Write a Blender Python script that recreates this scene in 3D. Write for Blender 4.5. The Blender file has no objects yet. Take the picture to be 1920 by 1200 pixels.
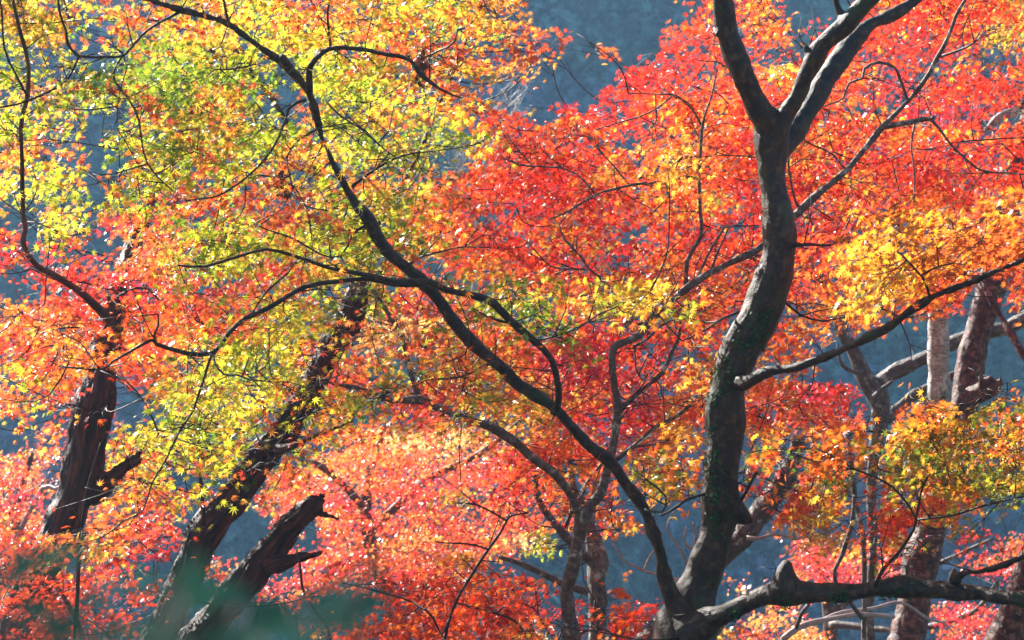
import bpy, math, random
import numpy as np
from mathutils import Vector, noise
SEED = 7
rng = np.random.default_rng(SEED)
random.seed(SEED)
S = bpy.context.scene
COL = S.collection
R = math.radians

# ------------------------------------------------------------------ camera, sky, sun, exposure
PITCH = R(8.0)
HT = math.tan(R(10.0))                       # tangent of half the horizontal field of view
CAM = np.array([0.0, 0.0, 1.6])
FWD = np.array([0, math.cos(PITCH), math.sin(PITCH)])
UP = np.array([0, -math.sin(PITCH), math.cos(PITCH)])
RIGHT = np.array([1.0, 0, 0])
cd = bpy.data.cameras.new('camera')
cam = bpy.data.objects.new('camera', cd)
COL.objects.link(cam)
cam.location = CAM
cam.rotation_euler = (R(90) + PITCH, 0, 0)
cd.sensor_width = 36
cd.lens = 18 / HT
cd.clip_end = 3000
cd.dof.use_dof = True
cd.dof.focus_distance = 13.4
cd.dof.aperture_fstop = 6.3
S.camera = cam

SUN_AZ_X, SUN_AZ_Y, SUN_EL = -0.74, 0.67, R(40)     # sun stands beyond the trees, to the left
h = math.hypot(SUN_AZ_X, SUN_AZ_Y)
SUN = Vector((SUN_AZ_X / h * math.cos(SUN_EL), SUN_AZ_Y / h * math.cos(SUN_EL), math.sin(SUN_EL)))
w = bpy.data.worlds.new('World')
S.world = w
w.use_nodes = True
nt = w.node_tree
bg = nt.nodes['Background']
sky = nt.nodes.new('ShaderNodeTexSky')
sky.sky_type = 'NISHITA'
sky.sun_disc = False
sky.sun_elevation = SUN_EL
sky.sun_rotation = math.atan2(SUN.x, SUN.y)
sky.air_density = 1.3
sky.dust_density = 0.6
sky.ozone_density = 2.0
nt.links.new(sky.outputs[0], bg.inputs[0])
bg.inputs[1].default_value = 0.05
ld = bpy.data.lights.new('sun', 'SUN')
ld.energy = 5.0
ld.angle = R(0.5)
ld.color = (1.0, 0.95, 0.86)
sun = bpy.data.objects.new('sun', ld)
COL.objects.link(sun)
sun.rotation_euler = SUN.to_track_quat('Z', 'Y').to_euler()
S.view_settings.view_transform = 'Standard'
S.view_settings.look = 'None'
S.view_settings.gamma = 1
S.view_settings.exposure = 1.9
S.render.engine = 'CYCLES'
S.cycles.diffuse_bounces = 5
S.cycles.transmission_bounces = 6
S.cycles.max_bounces = 8
S.cycles.volume_bounces = 0
S.cycles.sample_clamp_indirect = 6

K = 960 / HT                                  # pixels per metre at one metre of depth

def P(x, y, d):
    x = np.asarray(x, float); y = np.asarray(y, float); d = np.asarray(d, float)
    return CAM + d[..., None] * (FWD + ((x - 960) / K)[..., None] * RIGHT + ((600 - y) / K)[..., None] * UP)

def proj(p):
    q = p - CAM
    d = q @ FWD
    return 960 + K * (q @ RIGHT) / d, 600 - K * (q @ UP) / d, d

# ------------------------------------------------------------------ materials
def mat(name):
    m = bpy.data.materials.new(name)
    m.use_nodes = True
    n = m.node_tree.nodes
    return m, n, m.node_tree.links, n['Principled BSDF']

def ramp(n, stops):
    r = n.new('ShaderNodeValToRGB')
    e = r.color_ramp.elements
    while len(e) < len(stops):
        e.new(0.5)
    for k, (p, c) in enumerate(stops):
        e[k].position = p
        e[k].color = (*c, 1)
    return r

def bark(name, cols, lichen, lich_amt, moss_amt, rough=0.55, stretch=1.0, bump=0.6, scale=1.0):
    m, n, l, b = mat(name)
    a = n.new('ShaderNodeAttribute'); a.attribute_name = 'bark_uv'
    mp = n.new('ShaderNodeMapping'); mp.inputs['Scale'].default_value = (1, 1, stretch)
    l.new(a.outputs['Vector'], mp.inputs['Vector'])
    n1 = n.new('ShaderNodeTexNoise'); n1.inputs['Scale'].default_value = 28 * scale; n1.inputs['Detail'].default_value = 9
    n1.inputs['Roughness'].default_value = 0.65
    l.new(mp.outputs[0], n1.inputs['Vector'])
    r1 = ramp(n, cols)
    l.new(n1.outputs['Fac'], r1.inputs['Fac'])
    g = n.new('ShaderNodeNewGeometry')
    n2 = n.new('ShaderNodeTexNoise'); n2.inputs['Scale'].default_value = 13; n2.inputs['Detail'].default_value = 7
    n2.inputs['Roughness'].default_value = 0.7
    l.new(g.outputs['Position'], n2.inputs['Vector'])
    r2 = ramp(n, [(0.62 - lich_amt, (0, 0, 0)), (0.70 - lich_amt, (1, 1, 1))])
    l.new(n2.outputs['Fac'], r2.inputs['Fac'])
    mx = n.new('ShaderNodeMixRGB'); mx.inputs['Color2'].default_value = (*lichen, 1)
    l.new(r2.outputs[0], mx.inputs['Fac']); l.new(r1.outputs[0], mx.inputs['Color1'])
    n3 = n.new('ShaderNodeTexNoise'); n3.inputs['Scale'].default_value = 5; n3.inputs['Detail'].default_value = 8
    l.new(g.outputs['Position'], n3.inputs['Vector'])
    r3 = ramp(n, [(0.66 - moss_amt, (0, 0, 0)), (0.72 - moss_amt, (1, 1, 1))])
    l.new(n3.outputs['Fac'], r3.inputs['Fac'])
    mx2 = n.new('ShaderNodeMixRGB'); mx2.inputs['Color2'].default_value = (0.022, 0.035, 0.012, 1)
    l.new(r3.outputs[0], mx2.inputs['Fac']); l.new(mx.outputs[0], mx2.inputs['Color1'])
    l.new(mx2.outputs[0], b.inputs['Base Color'])
    b.inputs['Roughness'].default_value = rough
    b.inputs['Specular IOR Level'].default_value = 0.4
    bp = n.new('ShaderNodeBump'); bp.inputs['Strength'].default_value = bump; bp.inputs['Distance'].default_value = 0.02
    ad = n.new('ShaderNodeMath'); ad.operation = 'MULTIPLY_ADD'; ad.inputs[1].default_value = 0.5
    l.new(n2.outputs['Fac'], ad.inputs[0]); l.new(n1.outputs['Fac'], ad.inputs[2])
    l.new(ad.outputs[0], bp.inputs['Height'])
    l.new(bp.outputs[0], b.inputs['Normal'])
    return m

M_MAPLE = bark('smooth_maple_bark', [(0.36, (0.004, 0.0022, 0.0015)), (0.52, (0.024, 0.011, 0.006)), (0.68, (0.09, 0.050, 0.026))],
               (0.09, 0.068, 0.045), 0.0, 0.07, stretch=0.8, bump=0.55)
M_SLEND = bark('grey_brown_bark', [(0.32, (0.03, 0.017, 0.013)), (0.5, (0.085, 0.052, 0.042)), (0.72, (0.19, 0.14, 0.115))],
               (0.4, 0.36, 0.32), 0.05, 0.0, stretch=1.6, bump=0.5)
M_FISS = bark('fissured_red_bark', [(0.40, (0.004, 0.0015, 0.001)), (0.5, (0.032, 0.008, 0.004)), (0.64, (0.12, 0.036, 0.014))],
              (0.16, 0.12, 0.13), -0.02, 0.02, stretch=0.14, bump=1.0, scale=1.3)
M_PALE = bark('pale_ringed_bark', [(0.3, (0.1150, 0.0862, 0.0690)), (0.5, (0.3105, 0.2645, 0.2300)), (0.72, (0.5750, 0.5290, 0.5060))],
              (0.55, 0.53, 0.52), 0.10, 0.0, stretch=3.2, bump=0.6)
M_RED = bark('blotched_red_bark', [(0.38, (0.015, 0.004, 0.003)), (0.5, (0.075, 0.018, 0.010)), (0.64, (0.22, 0.085, 0.055))],
             (0.45, 0.40, 0.36), 0.03, 0.0, stretch=0.9, bump=0.7)
M_MOSSY = bark('lichen_grey_bark', [(0.3, (0.0240, 0.0176, 0.0160)), (0.5, (0.0800, 0.0600, 0.0520)), (0.72, (0.1760, 0.1440, 0.1280))],
               (0.36, 0.36, 0.34), 0.06, 0.04, stretch=0.6, bump=0.9)
M_TWIG = bark('dark_twig_bark', [(0.3, (0.0090, 0.0045, 0.0038)), (0.7, (0.030, 0.016, 0.013))], (0.1, 0.08, 0.07), 0, -0.3, bump=0.1)
M_BARE = bark('bare_pale_twig', [(0.3, (0.2, 0.16, 0.15)), (0.7, (0.42, 0.37, 0.36))], (0.5, 0.48, 0.46), 0, -0.3, bump=0.1)

def leaf_mat(name, rough, trans, spec=0.5, gain=1.0):
    m, n, l, b = mat(name)
    a = n.new('ShaderNodeAttribute'); a.attribute_name = 'leaf_color'
    b.inputs['Roughness'].default_value = rough
    b.inputs['Specular IOR Level'].default_value = spec
    l.new(a.outputs['Color'], b.inputs['Base Color'])
    t = n.new('ShaderNodeBsdfTranslucent')
    l.new(a.outputs['Color'], t.inputs['Color'])
    mx = n.new('ShaderNodeMixShader'); mx.inputs[0].default_value = trans
    l.new(b.outputs[0], mx.inputs[1]); l.new(t.outputs[0], mx.inputs[2])
    l.new(mx.outputs[0], n['Material Output'].inputs['Surface'])
    return m
M_LEAF = leaf_mat('maple_leaf', 0.29, 0.62, 0.75)
M_IVY = leaf_mat('ivy_leaf', 0.65, 0.25, 0.25)
M_SHRUB = leaf_mat('shrub_leaf', 0.6, 0.35, 0.3)

# ------------------------------------------------------------------ object helpers
def tag(o, label=None, cat=None, group=None, kind=None):
    if label: o['label'] = label
    if cat: o['category'] = cat
    if group: o['group'] = group
    if kind: o['kind'] = kind
    return o

def link_mesh(name, verts, faces, m, parent=None, uv=None, color=None, smooth=True):
    """faces: list of int arrays (k, n) -- polygons of n corners"""
    me = bpy.data.meshes.new(name)
    verts = np.asarray(verts, np.float32)
    me.vertices.add(len(verts))
    me.vertices.foreach_set('co', verts.ravel())
    tot = np.concatenate([np.full(len(f), f.shape[1], np.int32) for f in faces if len(f)])
    idx = np.concatenate([f.ravel() for f in faces if len(f)]).astype(np.int32)
    me.loops.add(len(idx)); me.loops.foreach_set('vertex_index', idx)
    me.polygons.add(len(tot))
    st = np.zeros(len(tot), np.int32); st[1:] = np.cumsum(tot)[:-1]
    me.polygons.foreach_set('loop_start', st)
    if smooth:
        me.polygons.foreach_set('use_smooth', np.ones(len(tot), bool))
    me.update(calc_edges=True)
    if uv is not None:
        at = me.attributes.new('bark_uv', 'FLOAT_VECTOR', 'POINT')
        at.data.foreach_set('vector', np.asarray(uv, np.float32).ravel())
    if color is not None:
        at = me.attributes.new('leaf_color', 'FLOAT_COLOR', 'POINT')
        c = np.ones((len(verts), 4), np.float32); c[:, :3] = color
        at.data.foreach_set('color', c.ravel())
    me.materials.append(m)
    o = bpy.data.objects.new(name, me)
    COL.objects.link(o)
    if parent is not None:
        o.parent = parent
    return o

def root_empty(name, loc):
    o = bpy.data.objects.new(name, None)
    COL.objects.link(o)
    o.location = [float(v) for v in loc]
    o.empty_display_size = 0.3
    return o

def smooth_chain(pts, step=0.03, jitter=0.0):
    """Catmull-Rom through (x,y,z,r) rows, resampled"""
    p = np.asarray(pts, float)
    if len(p) < 3:
        p = np.vstack([p[0], (p[0] + p[-1]) / 2, p[-1]])
    q = np.vstack([2 * p[0] - p[1], p, 2 * p[-1] - p[-2]])
    out = []
    for i in range(1, len(q) - 2):
        L = np.linalg.norm(q[i + 1, :3] - q[i, :3])
        n = max(2, int(L / step))
        t = np.linspace(0, 1, n, endpoint=False)[:, None]
        a, b, c, d = q[i - 1], q[i], q[i + 1], q[i + 2]
        out.append(0.5 * (2 * b + (c - a) * t + (2 * a - 5 * b + 4 * c - d) * t ** 2 + (3 * b - a - 3 * c + d) * t ** 3))
    out.append(q[-2][None])
    o = np.vstack(out)
    o[:, 3] = np.maximum(o[:, 3], p[:, 3].min() * 0.8)
    ph0 = random.random() * 50
    for k in range(3, len(o)):
        o[k, 3] *= 1 + .16 * noise.noise(Vector((k * step * 9, ph0, 0)))
        o[k, :3] += np.array(noise.noise_vector(Vector((k * step * 6, ph0, 5)))) * min(.35 * o[k, 3], .006)
    if jitter:
        ph = random.random() * 100
        for k in range(len(o)):
            v = noise.noise_vector(Vector((o[k, 0] * 7 + ph, o[k, 1] * 7, o[k, 2] * 7)))
            f = jitter * min(1, k / 4)
            o[k, :3] += np.array(v) * f
    return o

def tube(ch, sides):
    c = ch[:, :3]; r = ch[:, 3]
    t = np.gradient(c, axis=0)
    t /= np.linalg.norm(t, axis=1)[:, None] + 1e-9
    ref = np.array([0.31, 0.9, 0.29]); ref /= np.linalg.norm(ref)
    u = np.cross(t, ref); u /= np.linalg.norm(u, axis=1)[:, None] + 1e-9
    v = np.cross(t, u)
    n = len(c)
    s = np.concatenate([[0], np.cumsum(np.linalg.norm(np.diff(c, axis=0), axis=1))])
    th = np.arange(sides) * 2 * math.pi / sides
    off = np.cos(th)[None, :, None] * u[:, None] + np.sin(th)[None, :, None] * v[:, None]
    V = (c[:, None] + off * r[:, None, None]).reshape(-1, 3)
    rr = np.minimum(r, 0.08)
    UVW = np.stack([np.cos(th)[None] * rr[:, None], np.sin(th)[None] * rr[:, None], np.repeat(s[:, None], sides, 1)], -1).reshape(-1, 3)
    i = np.arange(n - 1)[:, None] * sides
    j = np.arange(sides)[None]; k = (j + 1) % sides
    F = np.stack([i + j, i + k, i + sides + k, i + sides + j], -1).reshape(-1, 4)
    e0 = len(V)
    V = np.vstack([V, c[0], c[-1] + t[-1] * r[-1] * 0.6])
    UVW = np.vstack([UVW, [0, 0, s[0]], [0, 0, s[-1]]])
    j = np.arange(sides); k = (j + 1) % sides
    T = np.vstack([np.stack([np.full(sides, e0), k, j], -1), np.stack([np.full(sides, e0 + 1), (n - 1) * sides + j, (n - 1) * sides + k], -1)])
    return V, F, T, UVW

class Batch:
    def __init__(s): s.V = []; s.F = []; s.T = []; s.U = []; s.n = 0
    def add(s, ch, sides=6):
        V, F, T, U = tube(ch, sides)
        s.V.append(V); s.U.append(U); s.F.append(F + s.n); s.T.append(T + s.n); s.n += len(V)
    def build(s, name, m, parent=None):
        return link_mesh(name, np.vstack(s.V), [np.vstack(s.F), np.vstack(s.T)], m, parent, uv=np.vstack(s.U))

def px_chain(rows, d0=None, d1=None):
    """rows (x, y, radius_px[, depth]) -> world rows; depth runs evenly d0..d1 when not given"""
    n = len(rows); out = []
    for k, r in enumerate(rows):
        d = r[3] if len(r) > 3 else d0 + (d1 - d0) * k / max(1, n - 1)
        out.append([*P(r[0], r[1], d), r[2] * d / K])
    return np.array(out)

CLEAR = []          # chains that leaves keep off: (pixel rows, depth, chance)
class Tree:
    def __init__(s, name='maple_tree', material=None):
        s.name = name; s.m = material; s.thick = []; s.thin = []; s.nodes = []; s.base = None
    def limb(s, rows, d0, d1, part='branch', thick=True, clear=0.8, jit=0.0, ground=False, m=None, yclear=(-999, 9999)):
        ch = px_chain(rows, d0, d1)
        if ground:                                    # carry a trunk down to the ground with a root flare
            p = ch[0]; q = ch[1]
            dr = (p[:3] - q[:3]); dr /= np.linalg.norm(dr) + 1e-9
            dr = dr * 0.5 + np.array([0, 0, -0.5]); dr[2] = min(dr[2], -0.55)
            ext = []
            for z, fr in ((0.62, 1.0), (0.3, 1.12), (0.1, 1.4), (-0.05, 1.9)):
                zz = p[2] * z if z > 0 else -0.15
                t = (p[2] - zz) / -dr[2]
                ext.append([p[0] + dr[0] * t * 0.6, p[1] + dr[1] * t * 0.6, zz, p[3] * fr])
            ch = np.vstack([ext[::-1], ch])
            s.base = ch[0]
        if clear:
            CLEAR.append((np.array([(r[0], r[1], r[2]) for r in rows], float), (d0, d1), clear, yclear))
        sc = smooth_chain(ch, 0.035 if thick else 0.045, jit)
        (s.thick if thick else s.thin).append((part, sc, m))
        s.nodes.append(sc[:, :3])
        return sc

def finish_wood(t, root, voxel=0.011, relief=0.006, rel_scale=9):
    """one continuous skin over trunk and limbs, then cut into its parts"""
    if t.thick:
        V = []; F = []; T = []; n = 0
        for part, sc, m in t.thick:
            v, f, tt, _ = tube(sc, 14)
            V.append(v); F.append(f + n); T.append(tt + n); n += len(v)
        o = link_mesh('tmp', np.vstack(V), [np.vstack(F), np.vstack(T)], t.m)
        md = o.modifiers.new('r', 'REMESH'); md.mode = 'VOXEL'; md.voxel_size = voxel
        sm = o.modifiers.new('s', 'SMOOTH'); sm.factor = 0.5; sm.iterations = 6
        dg = bpy.context.evaluated_depsgraph_get(); dg.update()
        me = bpy.data.meshes.new_from_object(o.evaluated_get(dg))
        nv = len(me.vertices)
        co = np.empty(nv * 3, np.float32); me.vertices.foreach_get('co', co); co = co.reshape(-1, 3).astype(float)
        nr = np.empty(nv * 3, np.float32); me.vertices.foreach_get('normal', nr); nr = nr.reshape(-1, 3)
        npoly = len(me.polygons)
        lv = np.empty(len(me.loops), np.int32); me.loops.foreach_get('vertex_index', lv)
        lt = np.empty(npoly, np.int32); me.polygons.foreach_get('loop_total', lt)
        bpy.data.objects.remove(o)
        # nearest chain, station and angle for each vertex
        best = np.full(nv, 1e9); own = np.zeros(nv, int); uv = np.zeros((nv, 3))
        for k, (part, sc, m) in enumerate(t.thick):
            st = np.concatenate([[0], np.cumsum(np.linalg.norm(np.diff(sc[:, :3], axis=0), axis=1))])
            ta = np.gradient(sc[:, :3], axis=0); ta /= np.linalg.norm(ta, axis=1)[:, None] + 1e-9
            ref = np.array([0.31, 0.9, 0.29]); u = np.cross(ta, ref); u /= np.linalg.norm(u, axis=1)[:, None]; vv = np.cross(ta, u)
            for a in range(0, nv, 20000):
                c = co[a:a + 20000]
                D = np.linalg.norm(c[:, None] - sc[None, :, :3], axis=2)
                j = (D - sc[None, :, 3]).argmin(1)
                i = np.arange(len(c))
                e = D[i, j] / sc[j, 3]
                dl = c - sc[j, :3]
                al = (dl * ta[j]).sum(1)
                rad = np.stack([(dl * u[j]).sum(1), (dl * vv[j]).sum(1)], 1)
                rn = np.linalg.norm(rad, axis=1)[:, None] + 1e-6
                rad = rad / rn * np.minimum(sc[j, 3], 0.08)[:, None]
                w_ = e < best[a:a + 20000]
                sl = slice(a, a + 20000)
                b_ = best[sl]; b_[w_] = e[w_]; best[sl] = b_
                o_ = own[sl]; o_[w_] = k; own[sl] = o_
                u_ = uv[sl]; u_[w_] = np.column_stack([rad, st[j] + al + k * 3.1])[w_]; uv[sl] = u_
        disp = np.empty(nv)
        for i in range(nv):
            x, y, z = co[i]
            p = Vector((x * rel_scale, y * rel_scale, z * rel_scale * 0.8))
            ux, uy, uz = uv[i]
            q = Vector((ux * 90, uy * 90, uz * 9))
            disp[i] = noise.noise(p) * 1.0 + noise.noise(p * 3.1) * 0.35 + t.fiss * noise.noise(q)
        co += nr * (disp * relief)[:, None]
        quads = lv.reshape(-1, 4) if (lt == 4).all() else None
        if quads is None:
            starts = np.concatenate([[0], np.cumsum(lt)[:-1]])
            quads = np.array([[lv[s_], lv[s_ + 1], lv[s_ + 2], lv[s_ + min(3, n_ - 1)]] for s_, n_ in zip(starts, lt)])
        fo = own[quads[:, 0]]; trunk_o = None
        for k, (part, sc, m) in enumerate(t.thick):
            q = quads[fo == k]
            if not len(q): continue
            used = np.unique(q)
            remap = np.zeros(nv, int); remap[used] = np.arange(len(used))
            par = trunk_o if part in ('knot', 'broken_stub') and trunk_o is not None else root
            o_ = link_mesh(part, co[used] - np.array(root.location), [remap[q]], m or t.m, par, uv=uv[used])
            if part == 'trunk': trunk_o = o_
    for part, sc, m in t.thin:
        b = Batch(); s2 = sc.copy(); s2[:, :3] -= np.array(root.location)
        b.add(s2, 8)
        b.build(part, m or t.m, root)

# ------------------------------------------------------------------ where the foliage hangs (one letter for each 40-pixel patch of view)
ROWS = """
OOYYyoRRYOOYYYYO OOYYYYOOo....... rRrRr...RRRRRRRO
YOoy.OGGOOOYYYYY YYYYYOOOOrr....r RR.RR.rrRRrRRROO
yooy.YGGGGOYYyYY YYYGYOOoOr..r..R RRrrr.rRRRRRRR.r
YYoGGGGGGGGgg.YY GYYYGOYoo....RRR RRRRORRRRRRRRRRR
yOOGGYGGgOOYg.rY YYGYYOO....rRRRR RRRRRRRRRRRRRRRR
YYYg..GRGGOYY.rY YORGGYRRr.RRRRRR RRRRRRRRRRRRRRRR
YYyy.YYGGGOYYYrY YYOGGgYRRRRrr.RR OORRRRORRRRRRRrR
OYyg.gRGGRYYYROO YOGGg.RRRRRRRRRA ORRRRORRRRRRRRrR
YyYy.rYYGRYYOOYY OOGGrRRRRRRRRRRO ORRRRRRRORRRRRRR
yyYY.YYrRYYROROY YOGGRRRRRRRRRRRR RORRRRrRRRRRRRAA
r.YyrSSSGYYYSSYY YYGRRRRRRRORRrRR RRrRRRRRAAAAAAAA
R.Yr..SSSYYYYOYY YYGGORrRRORRRRRR RSRRRRRAAAAAAAAA
rRSSrSSSYYYYSSOO YGRr.rOORRrRrSRO SRRSRRrOAAAAAAAO
..RSSSSSOSSSGOYY GGrRGGGGGORRYAAA SRRSRRAOOAARRr.R
orOSSRRRRSGSGYYY gYSSSRGGGGROGGAY GRr..OOOOorRR..r
ROOORORROORSYYYY rWWWYORRGGGRSSRR Rr.rROOOr.......
RROOORRRYGYYYYSY RWYGYYOORSSSRRrr OO.rRr..........
YRROOrRROYYGYYYR ROGGYGGGRSSSSrRr OOrRRRr.........
OoRSr..GYGYYYSYR GGORSGGGOOOSSrSO OOrSRSSSr.mMmmmm
Oy.rS..GYGYYgYYO GgrSSGGOOOSSrSRO SSrRSSSSrMMMAMMM
..P..rYYYYYGGrOR PPWWPWPOORRrrRRA O..AAMMMMMMMMMMM
PPP..YYYgYYG.GGP PPPPPPPPRRRRrGMM O..MMMMMMMMMMmmA
PPp..YYy.YGGGPPP PPPPPPPRRROOr.GM r..SSSMMrRORMMGG
PPp.OORSyYYgPPPP PPPPPOpPPROOr.mM r..rSSAOrRoRRRgg
PPprOOSPyyy..P.P PPPPPPpPPorrRr.r ....RROrrRRgGg..
PBOOYOrSr....p.P PPPPPPRPWY.r.... .....PPpRRMg.ppP
BBb.Pr...Pp...PP PBPPPOBb........ .....PPPPPP..pPP
BBBBprrR..pPPPPR rBBBBBRRBB.RRr.. ..pp.ppp.pp.....
BBBBbpRr..p..r.. ..bBBBBBBR.RRRR. ...pPp.....pPPp.
BBBBbpb.......rr BBbBBBBBAA.RRRRr .OpPPPp.....PPp.
""".strip().split('\n')
GRID = [r.replace(' ', '') for r in ROWS]
assert len(GRID) == 30 and all(len(r) == 48 for r in GRID), [len(r) for r in GRID]
ARR = np.array([list(r) for r in GRID])
MARG = 7
ARR = np.pad(ARR, MARG, mode='edge')
DENS = np.where(ARR == '.', 0.008, np.where(np.char.isupper(ARR), 1.0, 0.55))
UARR = np.char.upper(ARR)

# leaf colours (as transmitted / reflected by the leaf itself) and their shares
def c_(*v): return np.array(v)
PAL = {      # ordered so that neighbours in the list are neighbours in hue
 'Y': [(c_(.22, .38, .02), 2.6), (c_(.58, .68, .04), 5), (c_(.92, .74, .05), 4.4), (c_(.95, .42, .04), 1.8), (c_(.9, .12, .04), .6)],
 'G': [(c_(.14, .28, .02), 4), (c_(.36, .44, .03), 3), (c_(.85, .62, .06), 1), (c_(.80, .24, .03), 2.4), (c_(.8, .09, .03), .7)],
 'O': [(c_(.45, .45, .04), .7), (c_(.95, .6, .07), 2.6), (c_(.95, .34, .04), 4), (c_(.9, .14, .03), 2.4)],
 'R': [(c_(.95, .45, .05), .8), (c_(.94, .17, .02), 3), (c_(.90, .06, .016), 6), (c_(.84, .035, .03), 1.8)],
 'S': [(c_(.95, .40, .08), .6), (c_(.92, .14, .03), 2.2), (c_(.90, .055, .03), 5.5), (c_(.84, .04, .07), 3)],
 'P': [(c_(.95, .45, .1), .9), (c_(.95, .22, .04), 3), (c_(.92, .09, .04), 4.4), (c_(.87, .055, .075), 2.6)],
 'W': [(c_(.97, .8, .3), 4), (c_(.97, .5, .12), 3), (c_(.95, .3, .1), 2)],
 'A': [(c_(.96, .66, .07), 2), (c_(.97, .46, .03), 5), (c_(.97, .32, .02), 3), (c_(.9, .17, .03), .9)],
 'M': [(c_(.13, .24, .02), 1.8), (c_(.42, .40, .03), 1.8), (c_(.92, .38, .03), 2), (c_(.92, .20, .02), 5), (c_(.9, .12, .02), 2)],
 'B': [(c_(.92, .19, .02), 3.4), (c_(.88, .08, .015), 5), (c_(.65, .035, .02), 2)],
}
def pick_u(ch, u):
    cs = np.array([c for c, _ in PAL[ch]]); ws = np.array([w_ for _, w_ in PAL[ch]], float)
    cw = np.cumsum(ws) / ws.sum()
    return cs[np.minimum(np.searchsorted(cw, np.clip(u, 0, .9999), side='right'), len(cs) - 1)]

def cell(x, y):
    i = np.clip(np.floor(y / 40).astype(int) + MARG, 0, ARR.shape[0] - 1)
    j = np.clip(np.floor(x / 40).astype(int) + MARG, 0, ARR.shape[1] - 1)
    return i, j

def blocked(x, y, d):
    """True where a leaf would hang in front of a limb that the place shows bare"""
    out = np.zeros(len(x), bool)
    for rows, (d0, d1), pr, yc in CLEAR:
        lo = rows[:, :2].min(0) - 30; hi = rows[:, :2].max(0) + 30
        m = (x > lo[0]) & (x < hi[0]) & (y > max(lo[1], yc[0])) & (y < min(hi[1], yc[1]))
        if not m.any(): continue
        xi = x[m]; yi = y[m]; di = d[m]; hit = np.zeros(len(xi), bool)
        n = len(rows)
        for k in range(n - 1):
            a = rows[k]; b = rows[k + 1]; ab = b[:2] - a[:2]
            t = np.clip(((xi - a[0]) * ab[0] + (yi - a[1]) * ab[1]) / (ab @ ab + 1e-9), 0, 1)
            dd = np.hypot(xi - a[0] - ab[0] * t, yi - a[1] - ab[1] * t)
            dz = d0 + (d1 - d0) * (k + t) / max(1, n - 1)
            hit |= (dd < a[2] * (1 - t) + b[2] * t + 0.022 * K / di) & (di < dz + 0.15)
        out[m] |= hit & (rng.random(len(xi)) < pr)
    return out

# maple leaf outline
TIPS = [(0, 1.0), (36, .93), (72, .74), (118, .42)]
def leaf_shape(five=False):
    ang = []; rad = []; drop = []
    tips = TIPS if not five else TIPS[:3]
    seq = [(-a, r) for a, r in tips[:0:-1]] + [(a, r) for a, r in tips]
    pts = []
    for k, (a, r) in enumerate(seq):
        pts.append((a, r, -0.16 * r))
        if k < len(seq) - 1:
            a2, r2 = seq[k + 1]
            pts.append(((a + a2) / 2, 0.25 * (r + r2) / 2 + 0.04, 0.05))
    pts.append((180, 0.10, 0))
    v = [(0, 0, 0.0)]
    for a, r, z in pts:
        v.append((math.sin(R(a)) * r, math.cos(R(a)) * r, z))
    n = len(v) - 1
    f = [(0, 1 + (k + 1) % n, 1 + k) for k in range(n)]
    return np.array(v), np.array(f)
LEAF7 = leaf_shape(); LEAF5 = leaf_shape(True)

def leaves_mesh(pos, nrm, tip, size, col, shape):
    """pos (n,3), normal, tip direction, size (n), col (n,3)"""
    nrm = nrm / np.linalg.norm(nrm, axis=1)[:, None]
    tip = tip - (tip * nrm).sum(1)[:, None] * nrm
    tip /= np.linalg.norm(tip, axis=1)[:, None] + 1e-9
    sd = np.cross(tip, nrm)
    V0, F0 = shape
    n = len(pos); k = len(V0)
    curl = rng.normal(1.0, 1.1, n)
    wid = rng.uniform(0.85, 1.1, n)
    V = pos[:, None] + size[:, None, None] * (V0[None, :, 0:1] * wid[:, None, None] * sd[:, None] + V0[None, :, 1:2] * tip[:, None] + V0[None, :, 2:3] * curl[:, None, None] * nrm[:, None])
    F = (np.arange(n) * k)[:, None, None] + F0[None]
    return V.reshape(-1, 3), F.reshape(-1, 3), np.repeat(col, k, 0)

def owner(ch, x, y):
    """which crown a patch belongs to, as (tree key, near depth, far depth) with a share each"""
    c = ch.upper()
    if c in 'PW' and y > 780:
        return [('back_left' if x < 440 else 'back_centre' if x < 1230 else 'back_right', 20, 24, 1)]
    if c == 'B':
        return [('low_left' if x < 500 else 'sapling', 14, 16, 1)]
    if c in 'AM':
        return [('main', 11.7, 13.1, 1)]
    if x < 1010 and y < 1060 and c in 'YGOW':
        if y > 400 and x > 560 and c == 'O':
            return [('slender', 14.3, 17, .8), ('main', 11.7, 13.2, .2)]
        return [('main', 11.4, 13.4, .66), ('leaning', 14.8, 18, .34)]
    if x >= 1010 and c in 'YG':
        return [('main', 11.7, 12.8, .6), ('slender', 14.5, 17, .4)]
    if x < 640:
        if y < 380:
            return [('main', 11.6, 13.4, .6), ('leaning', 14.8, 18, .4)]
        if y > 880:
            return [('leaning', 13.9, 15.2, 1)]
        return [('far_left', 13.2, 17, .75), ('leaning', 15, 18, .25)]
    if y > 1000 and 640 < x < 1300:
        return [('sapling', 13.4, 15, 1)]
    if x > 1500 and y < 400:
        return [('slender', 14.6, 16.8, .5), ('right', 17, 20, .5)]
    if x > 1400 and y > 850:
        return [('slender', 14.6, 16, 1)] if y < 1010 else [('back_right', 19, 22, 1)]
    return [('slender', 14.3, 17.8, 1)]

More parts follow.
